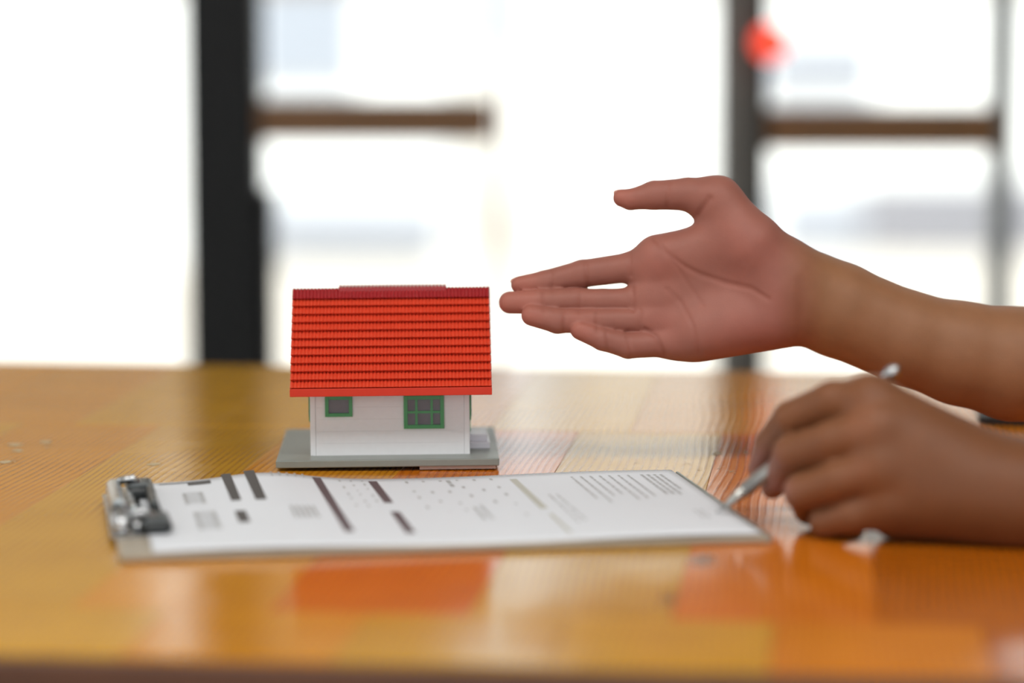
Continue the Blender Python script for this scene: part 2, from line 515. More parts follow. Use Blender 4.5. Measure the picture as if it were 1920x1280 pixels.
for (sx, sy, rx, ry) in ((290, 870, 0.0045, 0.006), (30, 834, 0.005, 0.006), (33, 845, 0.004, 0.005), (86, 829, 0.004, 0.006), (10, 866, 0.004, 0.006), (1345, 850, 0.003, 0.005)):
    c0 = on_z(sx, sy); vs = []
    for k in range(12):
        r_ = rs.uniform(0.65, 1.1); vs.append(bm.verts.new(c0 + Vector((math.cos(k * PI / 6) * rx * r_, math.sin(k * PI / 6) * ry * r_, 0.00012))))
    bm.faces.new(vs)
sc_ = obj('worn_marks', bm, M['worn'])
sc_.parent = T
sc_.matrix_parent_inverse = (Matrix.Translation(T.location) @ Matrix.Rotation(YAW, 4, 'Z')).inverted()
sc_['kind'] = 'stuff'
xl, xr = xs_l, xs_r + 0.04
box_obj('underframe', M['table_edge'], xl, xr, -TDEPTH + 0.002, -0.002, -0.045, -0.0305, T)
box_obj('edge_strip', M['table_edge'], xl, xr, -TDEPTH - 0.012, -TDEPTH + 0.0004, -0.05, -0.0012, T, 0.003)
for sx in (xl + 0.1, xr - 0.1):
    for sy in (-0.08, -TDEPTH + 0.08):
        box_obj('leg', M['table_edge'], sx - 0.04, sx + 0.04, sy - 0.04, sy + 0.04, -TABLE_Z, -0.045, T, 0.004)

# ---------------------------------------------------------------- the model house
HP = on_z(727, 883)                     # middle of the front edge of the base plate
HYAW = math.radians(1.6)
HTILT = math.radians(-0.45)            # the base sits a touch higher at its right end
H = empty('model_house', (HP.x, HP.y, TABLE_Z + 0.0005))
H.rotation_euler = (0, HTILT, HYAW)
tag(H, 'small model house with red tiled roof and white walls on a grey base', 'model house')
sH = (HP - EYE).length / FPX            # metres per pixel at the front of the base
BW = 418 * sH
bt = 0.0043
bm = bmesh.new()
add_box(bm, -BW / 2, BW / 2, 0, 0.128, 0.0018, 0.0018 + bt, 0.0006)
obj('base_plate', bm, M['grey_base'], H)
box_obj('base_backing', M['base_under'], 0.018, BW / 2 - 0.002, 0.0015, 0.126, 0.0, 0.0018, H)
box_obj('base_foot', M['black_rubber'], -BW / 2 + 0.012, 0.018, 0.012, 0.116, 0.0, 0.0018, H)  # black block stands in for the dark gap under the plate
zb = 0.0018 + bt
WY = 0.0175                              # wall front
WD = 0.070
WX0, WX1 = -0.0440, 0.0467
zt = zb + 0.0345
core = box_obj('wall_core', M['white_paint'], WX0 + 0.001, WX1 - 0.001, WY + 0.0012, WY + WD - 0.001, zb, zt, H)
# gable ends
for sx in (WX0 + 0.001, WX1 - 0.003):
    bm = bmesh.new()
    a = [bm.verts.new((sx, y, z)) for y, z in ((WY + 0.002, zt), (WY + WD - 0.002, zt), (WY + WD / 2, zt + 0.036))]
    b = [bm.verts.new((sx + 0.002, v.co.y, v.co.z)) for v in a]
    bm.faces.new(a); bm.faces.new(b[::-1])
    for i in range(3): bm.faces.new((a[i], a[(i + 1) % 3], b[(i + 1) % 3], b[i]))
    obj('gable', bm, M['white_paint'], H)
nb = 5
hb = (zt - zb) / nb
for i in range(nb):
    box_obj('siding_board', M['white_paint'], WX0 + 0.0032, WX1 - 0.0032, WY, WY + 0.002, zb + i * hb + 0.00004, zb + (i + 1) * hb, H)
for x0, x1 in ((WX0, WX0 + 0.0031), (WX1 - 0.0031, WX1)):
    box_obj('corner_board', M['white_paint'], x0, x1, WY - 0.0002, WY + 0.004, zb, zt, H, 0.0002)
    box_obj('corner_board', M['white_paint'], x0, x1, WY + WD - 0.004, WY + WD, zb, zt, H, 0.0002)


def model_window(x0, x1, z0, z1, cols, rws, fr, mt, y=WY):
    """front window: green frame with its muntins, and panes as sub-parts"""
    bm = bmesh.new()
    yf, yb_ = y - 0.0016, y + 0.0006
    add_box(bm, x0, x0 + fr, yf, yb_, z0, z1, 0.0001); add_box(bm, x1 - fr, x1, yf, yb_, z0, z1, 0.0001)
    add_box(bm, x0 + fr, x1 - fr, yf, yb_, z0, z0 + fr, 0.0001); add_box(bm, x0 + fr, x1 - fr, yf, yb_, z1 - fr, z1, 0.0001)
    f = obj('window', bm, M['green'], H)
    xs = [x0 + fr] + [x0 + fr + (x1 - x0 - 2 * fr) * c for c in cols] + [x1 - fr]
    zs = [z0 + fr] + [z0 + fr + (z1 - z0 - 2 * fr) * c for c in rws] + [z1 - fr]
    for x in xs[1:-1]: box_obj('muntin', M['green'], x - mt / 2, x + mt / 2, yf + 0.0003, yb_, z0 + fr, z1 - fr, f)
    for z in zs[1:-1]: box_obj('muntin', M['green'], x0 + fr, x1 - fr, yf + 0.0004, yb_, z - mt / 2, z + mt / 2, f)
    for xa, xb in zip(xs, xs[1:]):
        for za, zb2 in zip(zs, zs[1:]):
            box_obj('pane', M['model_pane'], xa, xb, y - 0.0003, y + 0.0004, za, zb2, f)


HM = Matrix.Translation((HP.x, HP.y, TABLE_Z + 0.0005)) @ Matrix.Rotation(HYAW, 4, 'Z') @ Matrix.Rotation(HTILT, 4, 'Y')
HI = HM.inverted()


def on_wall(px, py, yl):
    """photograph pixel -> point of the plane local y = yl of the house"""
    d = HI.to_3x3() @ ray(px, py); e = HI @ EYE
    return e + d * ((yl - e.y) / d.y)


def wrect(px0, py0, px1, py1, yl):
    a, b = on_wall(px0, py0, yl), on_wall(px1, py1, yl)
    return a.x, b.x, b.z, a.z


x0, x1, z0, z1 = wrect(609, 743, 661, 781, WY - 0.0016)
model_window(x0, x1, z0, z1, [], [], 0.0020, 0.001)
x0, x1, z0, z1 = wrect(756.5, 742, 833, 803, WY - 0.0016)
model_window(x0, x1, z0, z1, [0.27, 0.74], [0.5], 0.0022, 0.0013)
for sx, s in ((WX0, -1), (WX1, 1)):
    xa, xb = sorted((sx + s * 0.0011, sx))
    f = box_obj('side_window', M['green'], xa, xb, WY + 0.012, WY + 0.032, zb + 0.018, zt - 0.001, H)
    xa, xb = sorted((sx + s * 0.0014, sx + s * 0.0010))
    box_obj('pane', M['model_pane'], xa, xb, WY + 0.0145, WY + 0.0295, zb + 0.020, zt - 0.003, f)
d = box_obj('side_door', M['green'], WX1, WX1 + 0.001, WY + 0.040, WY + 0.058, zb, zb + 0.030, H)
st = box_obj('step', M['step'], WX1 + 0.0002, WX1 + 0.0118, WY + 0.020, WY + 0.056, zb, zb + 0.0036, H, 0.0003)
box_obj('step', M['step'], WX1 + 0.0002, WX1 + 0.0105, WY + 0.026, WY + 0.056, zb + 0.0036, zb + 0.0075, H, 0.0003)

# roof: measured ridge and eave
EY, RY = WY - 0.018, WY + WD / 2        # local y of eave edge and ridge
ea, eb = on_wall(543, 743, EY), on_wall(921, 739, EY)
ra, rb = on_wall(549, 546, RY), on_wall(919, 541, RY)
RX0, RX1 = (ea.x + ra.x) / 2, (eb.x + rb.x) / 2
EZ, RZ = (ea.z + eb.z) / 2, (ra.z + rb.z) / 2
slope = Vector((0, RY - EY, RZ - EZ)); SL = slope.length; sd = slope.normalized(); sn_ = Vector((0, -sd.z, sd.y))
roof = empty('roof'); roof.parent = H
bm = bmesh.new()
th = 0.0028
prof = [(EY, EZ), (RY, RZ - 0.0018), (2 * RY - EY, EZ), (2 * RY - EY - 0.0015, EZ - th), (RY, RZ - 0.0018 - th * 1.5), (EY + 0.0015, EZ - 0.0002)]
A = [bm.verts.new((RX0 + 0.0004, y, z)) for y, z in prof]
Bv = [bm.verts.new((RX1 - 0.0004, y, z)) for y, z in prof]
bm.faces.new(A); bm.faces.new(Bv[::-1])
for i in range(6): bm.faces.new((A[i], A[(i + 1) % 6], Bv[(i + 1) % 6], Bv[i]))
obj('roof_shell', bm, M['red_tile'], roof)
box_obj('fascia', M['red_fascia'], RX0, RX1, EY - 0.0012, EY + 0.0012, EZ - 0.0002, EZ + 0.0042, roof, 0.0003)
NT_, SUB = 56, 6


def course(s0, s1, lift0, lift1, mat, back=False, x0=None, x1=None, amp=0.00080, nt=NT_):
    """one row of pantiles between slope lengths s0 (low) and s1 (high); the low edge stands proud of the row below"""
    x0 = RX0 if x0 is None else x0; x1 = RX1 if x1 is None else x1
    bm = bmesh.new()
    n = nt * SUB
    rowsv = []
    for (s, lf, am, sc) in ((s1, lift1, amp, 0), (s0, lift0, amp, 0.0006), (s0 + 0.0009, lift0 - 0.0026, amp, 0.0006)):
        vs = []
        for i in range(n + 1):
            u = i / SUB
            w = abs(math.sin(PI * u)) ** 0.8
            p = Vector((x0 + (x1 - x0) * i / n, EY, EZ)) + sd * (s - sc * w) + sn_ * (lf + am * w)
            if back: p.y = 2 * RY - p.y
            vs.append(bm.verts.new(p))
        rowsv.append(vs)
    for a_, b_ in zip(rowsv, rowsv[1:]):
        for i in range(n): bm.faces.new((a_[i], a_[i + 1], b_[i + 1], b_[i]))
    o = obj('tile_course', bm, mat, roof)
    for p in o.data.polygons: p.use_smooth = False
    return o


NC = 11
s_lo, s_hi = 0.0040, SL - 0.0070
for i in range(NC):
    s0 = s_lo + (s_hi - s_lo) * i / NC
    s1 = s_lo + (s_hi - s_lo) * (i + 1) / NC
    for back in (False, True):
        course(s0, s1 + 0.0004, 0.0027, 0.0002, M['red_tile'], back)
course(SL - 0.0076, SL, 0.0026, 0.0012, M['red_dark'], False).name = 'ridge_cap'
course(SL - 0.0076, SL, 0.0026, 0.0012, M['red_dark'], True).name = 'ridge_cap'
# raised ridge vent along the middle of the ridge
va, vb = on_wall(635, 541, RY + 0.004), on_wall(837, 534, RY + 0.004)
box_obj('ridge_vent', M['red_dark'], va.x, vb.x, RY - 0.003, RY + 0.010, RZ - 0.002, (va.z + vb.z) / 2 + 0.0003, roof, 0.0003)
bm = bmesh.new()
nv = 30
for i in range(nv):
    xa = va.x + (vb.x - va.x) * (i + 0.5) / nv
    add_tube(bm, [(xa, RY - 0.0028, (va.z + vb.z) / 2 + 0.0002), (xa, RY + 0.0098, (va.z + vb.z) / 2 + 0.0002)], 0.0007, 8)
obj('vent_ribs', bm, M['red_dark'], roof)

# ---------------------------------------------------------------- clipboard with its form
CYAW = math.radians(9.58)
CL, CW, CT = 0.315, 0.207, 0.0034
C = empty('clipboard', (-0.0465, 1.5134, TABLE_Z), CYAW)
tag(C, 'beige clipboard with a chrome clip lying in front of the model house', 'clipboard')
bm = bmesh.new()
add_box(bm, -CL / 2, CL / 2, -CW / 2, CW / 2, 0.0, CT, 0.0015)
obj('board', bm, M['board'], C)
bm = bmesh.new()
for x0, x1, y0, y1 in ((CL / 2 - 0.0006, CL / 2 + 0.0008, -CW / 2, CW / 2),):
    add_box(bm, x0, x1, y0, y1, 0.0002, CT + 0.0004, 0.0005)
obj('edging', bm, M['board_edge'], C)
CM = Matrix.Translation((-0.0465, 1.5134, TABLE_Z)) @ Matrix.Rotation(CYAW, 4, 'Z')
CI = CM.inverted()


def on_board(px, py, zl=CT + 0.002):
    d = CI.to_3x3() @ ray(px, py); e = CI @ EYE
    return e + d * ((zl - e.z) / d.z)


# clip: base plate, hinge roll, two arms with rubber grips, press bar
cp = empty('clip'); cp.parent = C
ha, hb_ = on_board(207, 912, 0.009), on_board(236, 985, 0.009)
ga, gb = on_board(262, 908, 0.010), on_board(292, 972, 0.010)
hx = (ha.x + hb_.x) / 2
box_obj('clip_base', M['chrome'], hx - 0.006, hx + 0.018, hb_.y - 0.004, ha.y + 0.004, CT, CT + 0.0012, cp, 0.0004)
bm = bmesh.new()
add_tube(bm, [(hx, hb_.y, CT + 0.0055), (hx, ha.y, CT + 0.0055)], 0.0042, 20)
add_tube(bm, [(hx + 0.0075, hb_.y + 0.004, CT + 0.0040), (hx + 0.0075, ha.y - 0.004, CT + 0.0040)], 0.0022, 14)
obj('hinge_roll', bm, M['chrome'], cp, True)
for nm, q in (('far', ga), ('near', gb)):
    bm = bmesh.new()
    add_tube(bm, [(hx + 0.002, q.y, CT + 0.0085), (hx + 0.010, q.y, CT + 0.0100), (q.x, q.y, CT + 0.0055)], [0.0022, 0.0022, 0.0022], 12)
    obj('clip_arm', bm, M['chrome'], cp, True)
    bm = bmesh.new()
    add_box(bm, q.x - 0.0075, q.x + 0.0075, q.y - 0.017, q.y + 0.017, CT + 0.0015, CT + 0.0080, 0.003)
    obj('rubber_grip', bm, M['black_rubber'], cp, True)
bm = bmesh.new()
add_tube(bm, [((ga.x + gb.x) / 2 + 0.003, gb.y, CT + 0.0055), ((ga.x + gb.x) / 2 + 0.003, ga.y, CT + 0.0055)], 0.0026, 12)
obj('press_bar', bm, M['black_rubber'], cp, True)

# the form: a gently bulging sheet
PX_0, PX_1, PY_0, PY_1 = -CL / 2 + 0.016, CL / 2 - 0.0035, -CW / 2 + 0.004, CW / 2 - 0.001


def paper_z(x, y):
    u = (x - PX_0) / (PX_1 - PX_0)
    far = max(0.0, (y - PY_0) / (PY_1 - PY_0))
    return CT + 0.0012 + 0.0040 * math.exp(-((u - 0.235) / 0.10) ** 2) * far ** 1.5 + 0.0007 * math.sin(u * 9.0)


PF = empty('paper_form', (-0.0465, 1.5134, TABLE_Z), CYAW)
tag(PF, 'white printed form held by the clip of the beige clipboard', 'paper')
bm = bmesh.new()
nx, ny = 60, 16
top = [[bm.verts.new((PX_0 + (PX_1 - PX_0) * i / nx, PY_0 + (PY_1 - PY_0) * j / ny, 0)) for j in range(ny + 1)] for i in range(nx + 1)]
for rws in top:
    for v in rws: v.co.z = paper_z(v.co.x, v.co.y)
bot = [[bm.verts.new(v.co - Vector((0, 0, 0.0008))) for v in rws] for rws in top]
for i in range(nx):
    for j in range(ny):
        bm.faces.new((top[i][j], top[i + 1][j], top[i + 1][j + 1], top[i][j + 1]))
        bm.faces.new((bot[i][j], bot[i][j + 1], bot[i + 1][j + 1], bot[i + 1][j]))
for i in range(nx):
    bm.faces.new((top[i][0], bot[i][0], bot[i + 1][0], top[i + 1][0])); bm.faces.new((top[i][ny], top[i + 1][ny], bot[i + 1][ny], bot[i][ny]))
for j in range(ny):
    bm.faces.new((top[0][j], top[0][j + 1], bot[0][j + 1], bot[0][j])); bm.faces.new((top[nx][j], bot[nx][j], bot[nx][j + 1], top[nx][j + 1]))
obj('sheet', bm, M['paper'], PF, True)

marks = {k: bmesh.new() for k in ('ink', 'ink_plum', 'ink_grey', 'ink_pale')}


def mark(kind, x0, x1, y0, y1):
    """a printed patch lying on the sheet"""
    bm = marks[kind]
    n = max(1, int(abs(y1 - y0) / 0.012)); m_ = max(1, int(abs(x1 - x0) / 0.006))
    g = [[bm.verts.new((x0 + (x1 - x0) * i / m_, y0 + (y1 - y0) * j / n, 0)) for j in range(n + 1)] for i in range(m_ + 1)]
    for r in g:
        for v in r: v.co.z = paper_z(v.co.x, v.co.y) + 0.00012
    for i in range(m_):
        for j in range(n): bm.faces.new((g[i][j], g[i + 1][j], g[i + 1][j + 1], g[i][j + 1]))


def pbar(kind, pa, pb, w):
    """bar whose centre line runs from pixel pa (far) to pixel pb (near)"""
    a, b = on_board(*pa), on_board(*pb)
    x = (a.x + b.x) / 2
    mark(kind, x - w / 2, x + w / 2, min(a.y, b.y), max(a.y, b.y))


def text_rows(kind, px0, px1, y0, y1, rws, w, gap=0.5, seed=1, ragged=0.2, th=0.0006):
    """rows of word-like dashes; rows run across the sheet (far to near); px0..px1 measured along pixel row y0"""
    rnd = random.Random(seed)
    a, b, c = on_board(px0, y0), on_board(px1, y0), on_board(px0, y1)
    for r in range(rws):
        x = a.x + (b.x - a.x) * (r + 0.5) / rws
        y = a.y
        end = c.y + rnd.random() * ragged * (a.y - c.y)
        while y > end:
            ln = rnd.uniform(0.4, 1.3) * w
            mark(kind, x - th, x + th, max(end, y - ln), y)
            y -= ln + gap * w * rnd.uniform(0.4, 0.9)


pbar('ink', (424, 897), (442, 942), 0.0052); pbar('ink', (449, 960), (460, 980), 0.0055)
pbar('ink', (468, 895), (488, 942), 0.0058)
pbar('ink_plum', (592, 898), (657, 994), 0.0048)
pbar('ink_plum', (699, 898), (728, 938), 0.0048); pbar('ink_plum', (739, 955), (772, 994), 0.0048)
pbar('ink_pale', (962, 895), (1020, 950), 0.0040); pbar('ink_pale', (1030, 960), (1072, 995), 0.0020)
a = on_board(352, 909); b = on_board(396, 909)
mark('ink', a.x, b.x, a.y - 0.004, a.y + 0.004)
a = on_board(298, 907)
mark('ink', a.x, b.x, a.y - 0.0012, a.y + 0.0008)
# the sheet's big grey title and its rows
for xa, xb, ya_, yb_, n in ((341, 380, 925, 946, 6), (362, 404, 960, 993, 9)):
    a, b, c = on_board(xa, ya_), on_board(xb, ya_), on_board(xa, yb_)
    for k in range(n):
        y = a.y + (c.y - a.y) * k / n
        hgt = (a.y - c.y) / n * 0.72
        mark('ink_grey', a.x, a.x + 0.0022, y - hgt, y)
        mark('ink_grey', b.x - 0.0022, b.x, y - hgt, y)
        mark('ink_grey', a.x, b.x, y - hgt * 0.35, y)
text_rows('ink_grey', 540, 592, 952, 973, 5, 0.006, 0.3, 3, 0.1, 0.0008)
text_rows('ink_grey', 500, 575, 897, 904, 5, 0.004, 1.2, 4)
text_rows('ink_grey', 625, 690, 899, 955, 3, 0.005, 4.0, 5)
text_rows('ink_grey', 745, 940, 898, 985, 6, 0.006, 6.5, 6, 0.4, 0.0008)
text_rows('ink_grey', 830, 848, 896, 908, 1, 0.012, 0.2, 11, 0.0, 0.0012)
text_rows('ink_grey', 882, 912, 946, 970, 2, 0.009, 0.4, 12, 0.1, 0.0009)
text_rows('ink_grey', 1062, 1190, 893, 945, 7, 0.008, 0.3, 7, 0.5)
text_rows('ink_grey', 1196, 1246, 889, 930, 4, 0.009, 0.25, 8, 0.3, 0.0008)
text_rows('ink_grey', 1022, 1052, 925, 985, 2, 0.006, 0.8, 9)
text_rows('ink_grey', 1296, 1318, 955, 972, 2, 0.006, 0.8, 10)
for k, bmk in marks.items():
    o = obj('printed_marks', bmk, M[k], PF)
    o['kind'] = 'stuff'

# ---------------------------------------------------------------- black folder far right
q = on_z(1905, 800)
FO = box_obj('folder', M['folder'], -0.045, 0.12, 0, 0.16, 0, 0.006, None, 0.001)
FO.location = (q.x + 0.022, q.y, TABLE_Z); FO.rotation_euler = (0, 0, math.radians(-8))
tag(FO, 'flat black folder lying on the table behind the far forearm', 'folder')

# ---------------------------------------------------------------- the pen
p0 = on_z(1343, 961, TABLE_Z + CT + 0.002)
p1 = at(1681, 691, 1.465)
ax = (p1 - p0)
PEN = empty('pen', p0)
PEN.rotation_mode = 'QUATERNION'
PEN.rotation_quaternion = ax.to_track_quat('Z', 'Y')
pl_ = ax.length
tag(PEN, 'silver ballpoint pen with its tip on the printed form', 'pen')
bm = bmesh.new(); add_tube(bm, [(0, 0, 0.0), (0, 0, 0.004)], [0.0004, 0.0009], 12); obj('tip', bm, M['chrome'], PEN, True)
bm = bmesh.new(); add_tube(bm, [(0, 0, 0.004), (0, 0, 0.020)], [0.0012, 0.0036], 20); obj('nose_cone', bm, M['silver'], PEN, True)
bm = bmesh.new(); add_tube(bm, [(0, 0, 0.020), (0, 0, 0.06), (0, 0, pl_ - 0.010)], [0.0037, 0.0040, 0.0040], 20); obj('barrel', bm, M['silver'], PEN, True)
bm = bmesh.new(); add_tube(bm, [(0, 0, pl_ - 0.010), (0, 0, pl_ - 0.003), (0, 0, pl_), (0, 0, pl_ + 0.0015)], [0.0034, 0.0034, 0.0026, 0.0008], 20); obj('push_button', bm, M['chrome'], PEN, True)

# ---------------------------------------------------------------- the person: both arms as one skin, shirt as clothing
def chain_sdf(P, pts, k=0.0):
    d = None
    for (a, ra_), (b, rb2) in zip(pts, pts[1:]):
        a = np.array(a, np.float32); b = np.array(b, np.float32)
        ba = b - a
        pa = [P[i] - a[i] for i in range(3)]
        t = np.clip((pa[0] * ba[0] + pa[1] * ba[1] + pa[2] * ba[2]) / float(ba @ ba), 0, 1)
        e = np.sqrt((pa[0] - t * ba[0]) ** 2 + (pa[1] - t * ba[1]) ** 2 + (pa[2] - t * ba[2]) ** 2) - (ra_ + (rb2 - ra_) * t)
        d = e if d is None else (smin(d, e, k) if k > 0 else np.minimum(d, e))
    return d


def smin(a, b, k):
    h = np.maximum(k - np.abs(a - b), 0) / k
    return np.minimum(a, b) - h * h * k * 0.25


def surface_nets(S, o, h):
    n0, n1, n2 = S.shape
    ins = S < 0
    cnt = np.zeros((n0 - 1, n1 - 1, n2 - 1), np.int8)
    for i in (0, 1):
        for j in (0, 1):
            for k in (0, 1):
                cnt += ins[i:n0 - 1 + i, j:n1 - 1 + j, k:n2 - 1 + k]
    act = np.argwhere((cnt > 0) & (cnt < 8))
    idx = -np.ones(cnt.shape, np.int64)
    idx[act[:, 0], act[:, 1], act[:, 2]] = np.arange(len(act))
    acc = np.zeros((len(act), 3)); num = np.zeros(len(act))
    corner = [(i, j, k) for i in (0, 1) for j in (0, 1) for k in (0, 1)]
    for a in corner:
        for b in corner:
            if sum(abs(a[q] - b[q]) for q in range(3)) == 1 and a < b:
                va_ = S[act[:, 0] + a[0], act[:, 1] + a[1], act[:, 2] + a[2]]
                vb_ = S[act[:, 0] + b[0], act[:, 1] + b[1], act[:, 2] + b[2]]
                c = (va_ < 0) != (vb_ < 0)
                t = np.where(c, va_ / np.where(c, va_ - vb_, 1), 0)
                pos = np.array(a)[None] + t[:, None] * (np.array(b) - np.array(a))[None]
                acc += pos * c[:, None]; num += c
    V = (act + acc / num[:, None]) * h + np.array(o)
    quads = []
    for axd in range(3):
        u, v = [(1, 2), (2, 0), (0, 1)][axd]
        sl0 = [slice(None)] * 3; sl1 = [slice(None)] * 3
        sl0[axd] = slice(0, -1); sl1[axd] = slice(1, None)
        A_, B_ = ins[tuple(sl0)], ins[tuple(sl1)]
        e = np.argwhere(A_ != B_)
        e = e[(e[:, u] > 0) & (e[:, v] > 0) & (e[:, u] < S.shape[u] - 1) & (e[:, v] < S.shape[v] - 1)]
        flip = A_[e[:, 0], e[:, 1], e[:, 2]]
        def cell(du, dv):
            c = e.copy(); c[:, u] += du; c[:, v] += dv
            return idx[c[:, 0], c[:, 1], c[:, 2]]
        q = np.stack([cell(-1, -1), cell(0, -1), cell(0, 0), cell(-1, 0)], 1)
        q[~flip] = q[~flip][:, ::-1]
        quads.append(q)
    return V, np.concatenate(quads)


def grid(lo, hi, h):
    ax_ = [np.arange(lo[i], hi[i] + h, h, dtype=np.float32) for i in range(3)]
    return np.meshgrid(*ax_, indexing='ij')


def capped(S):
    S = S.copy()
    for a in range(3):
        sl = [slice(None)] * 3
        for e in (0, -1):
            sl[a] = e
            S[tuple(sl)] = np.maximum(S[tuple(sl)], 1e-4)
    return S


def project(V):
    d = V - np.array(EYE)
    z = d @ np.array(FWD)
    return 960 + FPX * (d @ np.array(RGT)) / z, 640 - FPX * (d @ np.array(UPV)) / z


def normals(V, Q):
    n = np.cross(V[Q[:, 2]] - V[Q[:, 0]], V[Q[:, 3]] - V[Q[:, 1]])
    N = np.zeros_like(V)
    for i in range(4): np.add.at(N, Q[:, i], n)
    return N / np.maximum(np.linalg.norm(N, axis=1, keepdims=True), 1e-12)


def relax(V, Q, it=1, f=0.5):
    for _ in range(it):
        acc = np.zeros_like(V); c = np.zeros(len(V))
        for i in range(4):
            a, b = Q[:, i], Q[:, (i + 1) % 4]
            np.add.at(acc, a, V[b]); np.add.at(c, a, 1); np.add.at(acc, b, V[a]); np.add.at(c, b, 1)
        V = V + f * (acc / np.maximum(c, 1)[:, None] - V)
    return V


# ---- far hand: open, palm to the camera, pointing at the house
HY = 1.69
SH = HY / FPX


def hp(px, py, r, dmm=0.0):
    """joint seen at a pixel of the photograph, radius in pixels there, depth offset in millimetres"""
    return (tuple(at(px, py, HY + dmm * 0.001)), r * SH)


palm_chains = [
    [hp(1470, 500, 50, 3), hp(1228, 492, 40, 3)],
    [hp(1470, 540, 50, 3), hp(1218, 552, 38, 2)],
    [hp(1470, 575, 50, 2), hp(1228, 602, 36, 0)],
    [hp(1460, 596, 50, 0), hp(1268, 640, 32, -4)],
    [hp(1438, 594, 56, -4), hp(1312, 624, 50, -6)],
    [hp(1345, 377, 44, 4), hp(1410, 460, 58, -3), hp(1458, 520, 70, 0)],
    [hp(1372, 450, 44, 0), hp(1236, 476, 33, 3)],
    [hp(1480, 548, 80, 6), hp(1520, 560, 86, 9), hp(1570, 580, 88, 10), hp(1700, 634, 88, 10), hp(1800, 662, 97, 12), hp(1900, 682, 107, 14),
     ((0.44, 1.74, 0.800), 0.042), ((0.47, 1.75, 0.800), 0.044)],
]
fingers = {
    'index': [hp(1235, 498, 33, 3), hp(1180, 501, 28, 4), hp(1092, 513, 26, 6), hp(1022, 529, 22, 7), hp(975, 534, 17, 7)],
    'middle': [hp(1240, 558, 29, 0), hp(1190, 563, 24, 0), hp(1130, 564, 22.5, 0), hp(1085, 563, 23, 0), hp(1010, 566, 23, -1), hp(956, 567, 21, -1)],
    'ring': [hp(1250, 600, 28, -3), hp(1205, 601, 25, -4), hp(1115, 601, 22, -6), hp(1045, 602, 23, -8), hp(997, 591, 20, -9)],
    'little': [hp(1290, 640, 28, -5), hp(1245, 644, 25, -7), hp(1178, 648, 24, -10), hp(1130, 636, 21, -12), hp(1087, 619, 18, -12)],
    'thumb': [hp(1345, 376, 40, 4), hp(1290, 364, 31, 4), hp(1226, 366, 27, 5), hp(1182, 374, 19.5, 4), hp(1166, 371, 17, 4)],
}


def far_sdf(P):
    palm = None
    for c in palm_chains:
        d = chain_sdf(P, c, 0.004)
        palm = d if palm is None else smin(palm, d, 0.010)
    tot = palm
    for nm, c in fingers.items():
        d = chain_sdf(P, c, 0.0015)
        tot = np.minimum(tot, smin(palm, d, 0.006 if nm != 'thumb' else 0.008))
    return tot


lo = at(925, 700, 1.63); hi = at(1975, 320, 1.75)
G = grid((lo.x, 1.635, at(1500, 830, 1.69).z), (hi.x, 1.74, at(1300, 318, 1.72).z), 0.0011)
S = capped(far_sdf(G))
V, Q = surface_nets(S, (G[0][0, 0, 0], G[1][0, 0, 0], G[2][0, 0, 0]), 0.0011)
V = relax(V, Q, 2, 0.5)
N = normals(V, Q)
px, py = project(V)
creases = [   # (polyline in photograph pixels, depth mm, half width px)
    ([(1226, 446), (1250, 474), (1285, 500), (1312, 514), (1364, 531), (1409, 541), (1440, 560)], 0.8, 5),
    ([(1250, 474), (1270, 500), (1290, 532), (1318, 571)], 0.5, 4),
    ([(1251, 541), (1278, 568), (1299, 609), (1312, 660)], 0.6, 4),
    ([(1182, 470), (1183, 516)], 0.8, 4), ([(1186, 540), (1188, 582)], 0.8, 4), ([(1200, 582), (1200, 618)], 0.6, 4),
    ([(1209, 617), (1230, 630), (1247, 667)], 1.0, 4),
    ([(1098, 492), (1104, 540)], 0.7, 4), ([(1034, 508), (1036, 545)], 0.5, 3.5),
    ([(1088, 541), (1087, 584)], 0.6, 4), ([(1019, 544), (1021, 588)], 0.5, 3.5),
    ([(1119, 580), (1120, 624)], 0.6, 4), ([(1060, 580), (1057, 626)], 0.5, 3.5),
    ([(1176, 624), (1184, 672)], 0.6, 4), ([(1136, 615), (1141, 655)], 0.5, 3.5),
    ([(1254, 338), (1252, 392)], 0.6, 4), ([(1330, 372), (1308, 404)], 1.1, 6),
    ([(1500, 520), (1503, 580), (1498, 640)], 0.3, 9),
]
front = np.clip(-N[:, 1] * 1.6, 0, 1)
disp = np.zeros(len(V))
for poly, dep, wd in creases:
    best = np.full(len(V), 1e9)
    for (ax0, ay0), (ax1, ay1) in zip(poly, poly[1:]):
        bx, by = ax1 - ax0, ay1 - ay0
        t = np.clip(((px - ax0) * bx + (py - ay0) * by) / (bx * bx + by * by), 0, 1)
        best = np.minimum(best, np.hypot(px - ax0 - t * bx, py - ay0 - t * by))
    disp = np.maximum(disp, dep * 0.001 * np.exp(-(best / wd) ** 2))
V = V - N * (disp * front)[:, None]


def mixc(a, b, t):
    t = np.clip(t, 0, 1)[:, None]
    return np.array(a)[None] * (1 - t) + np.array(b)[None] * t


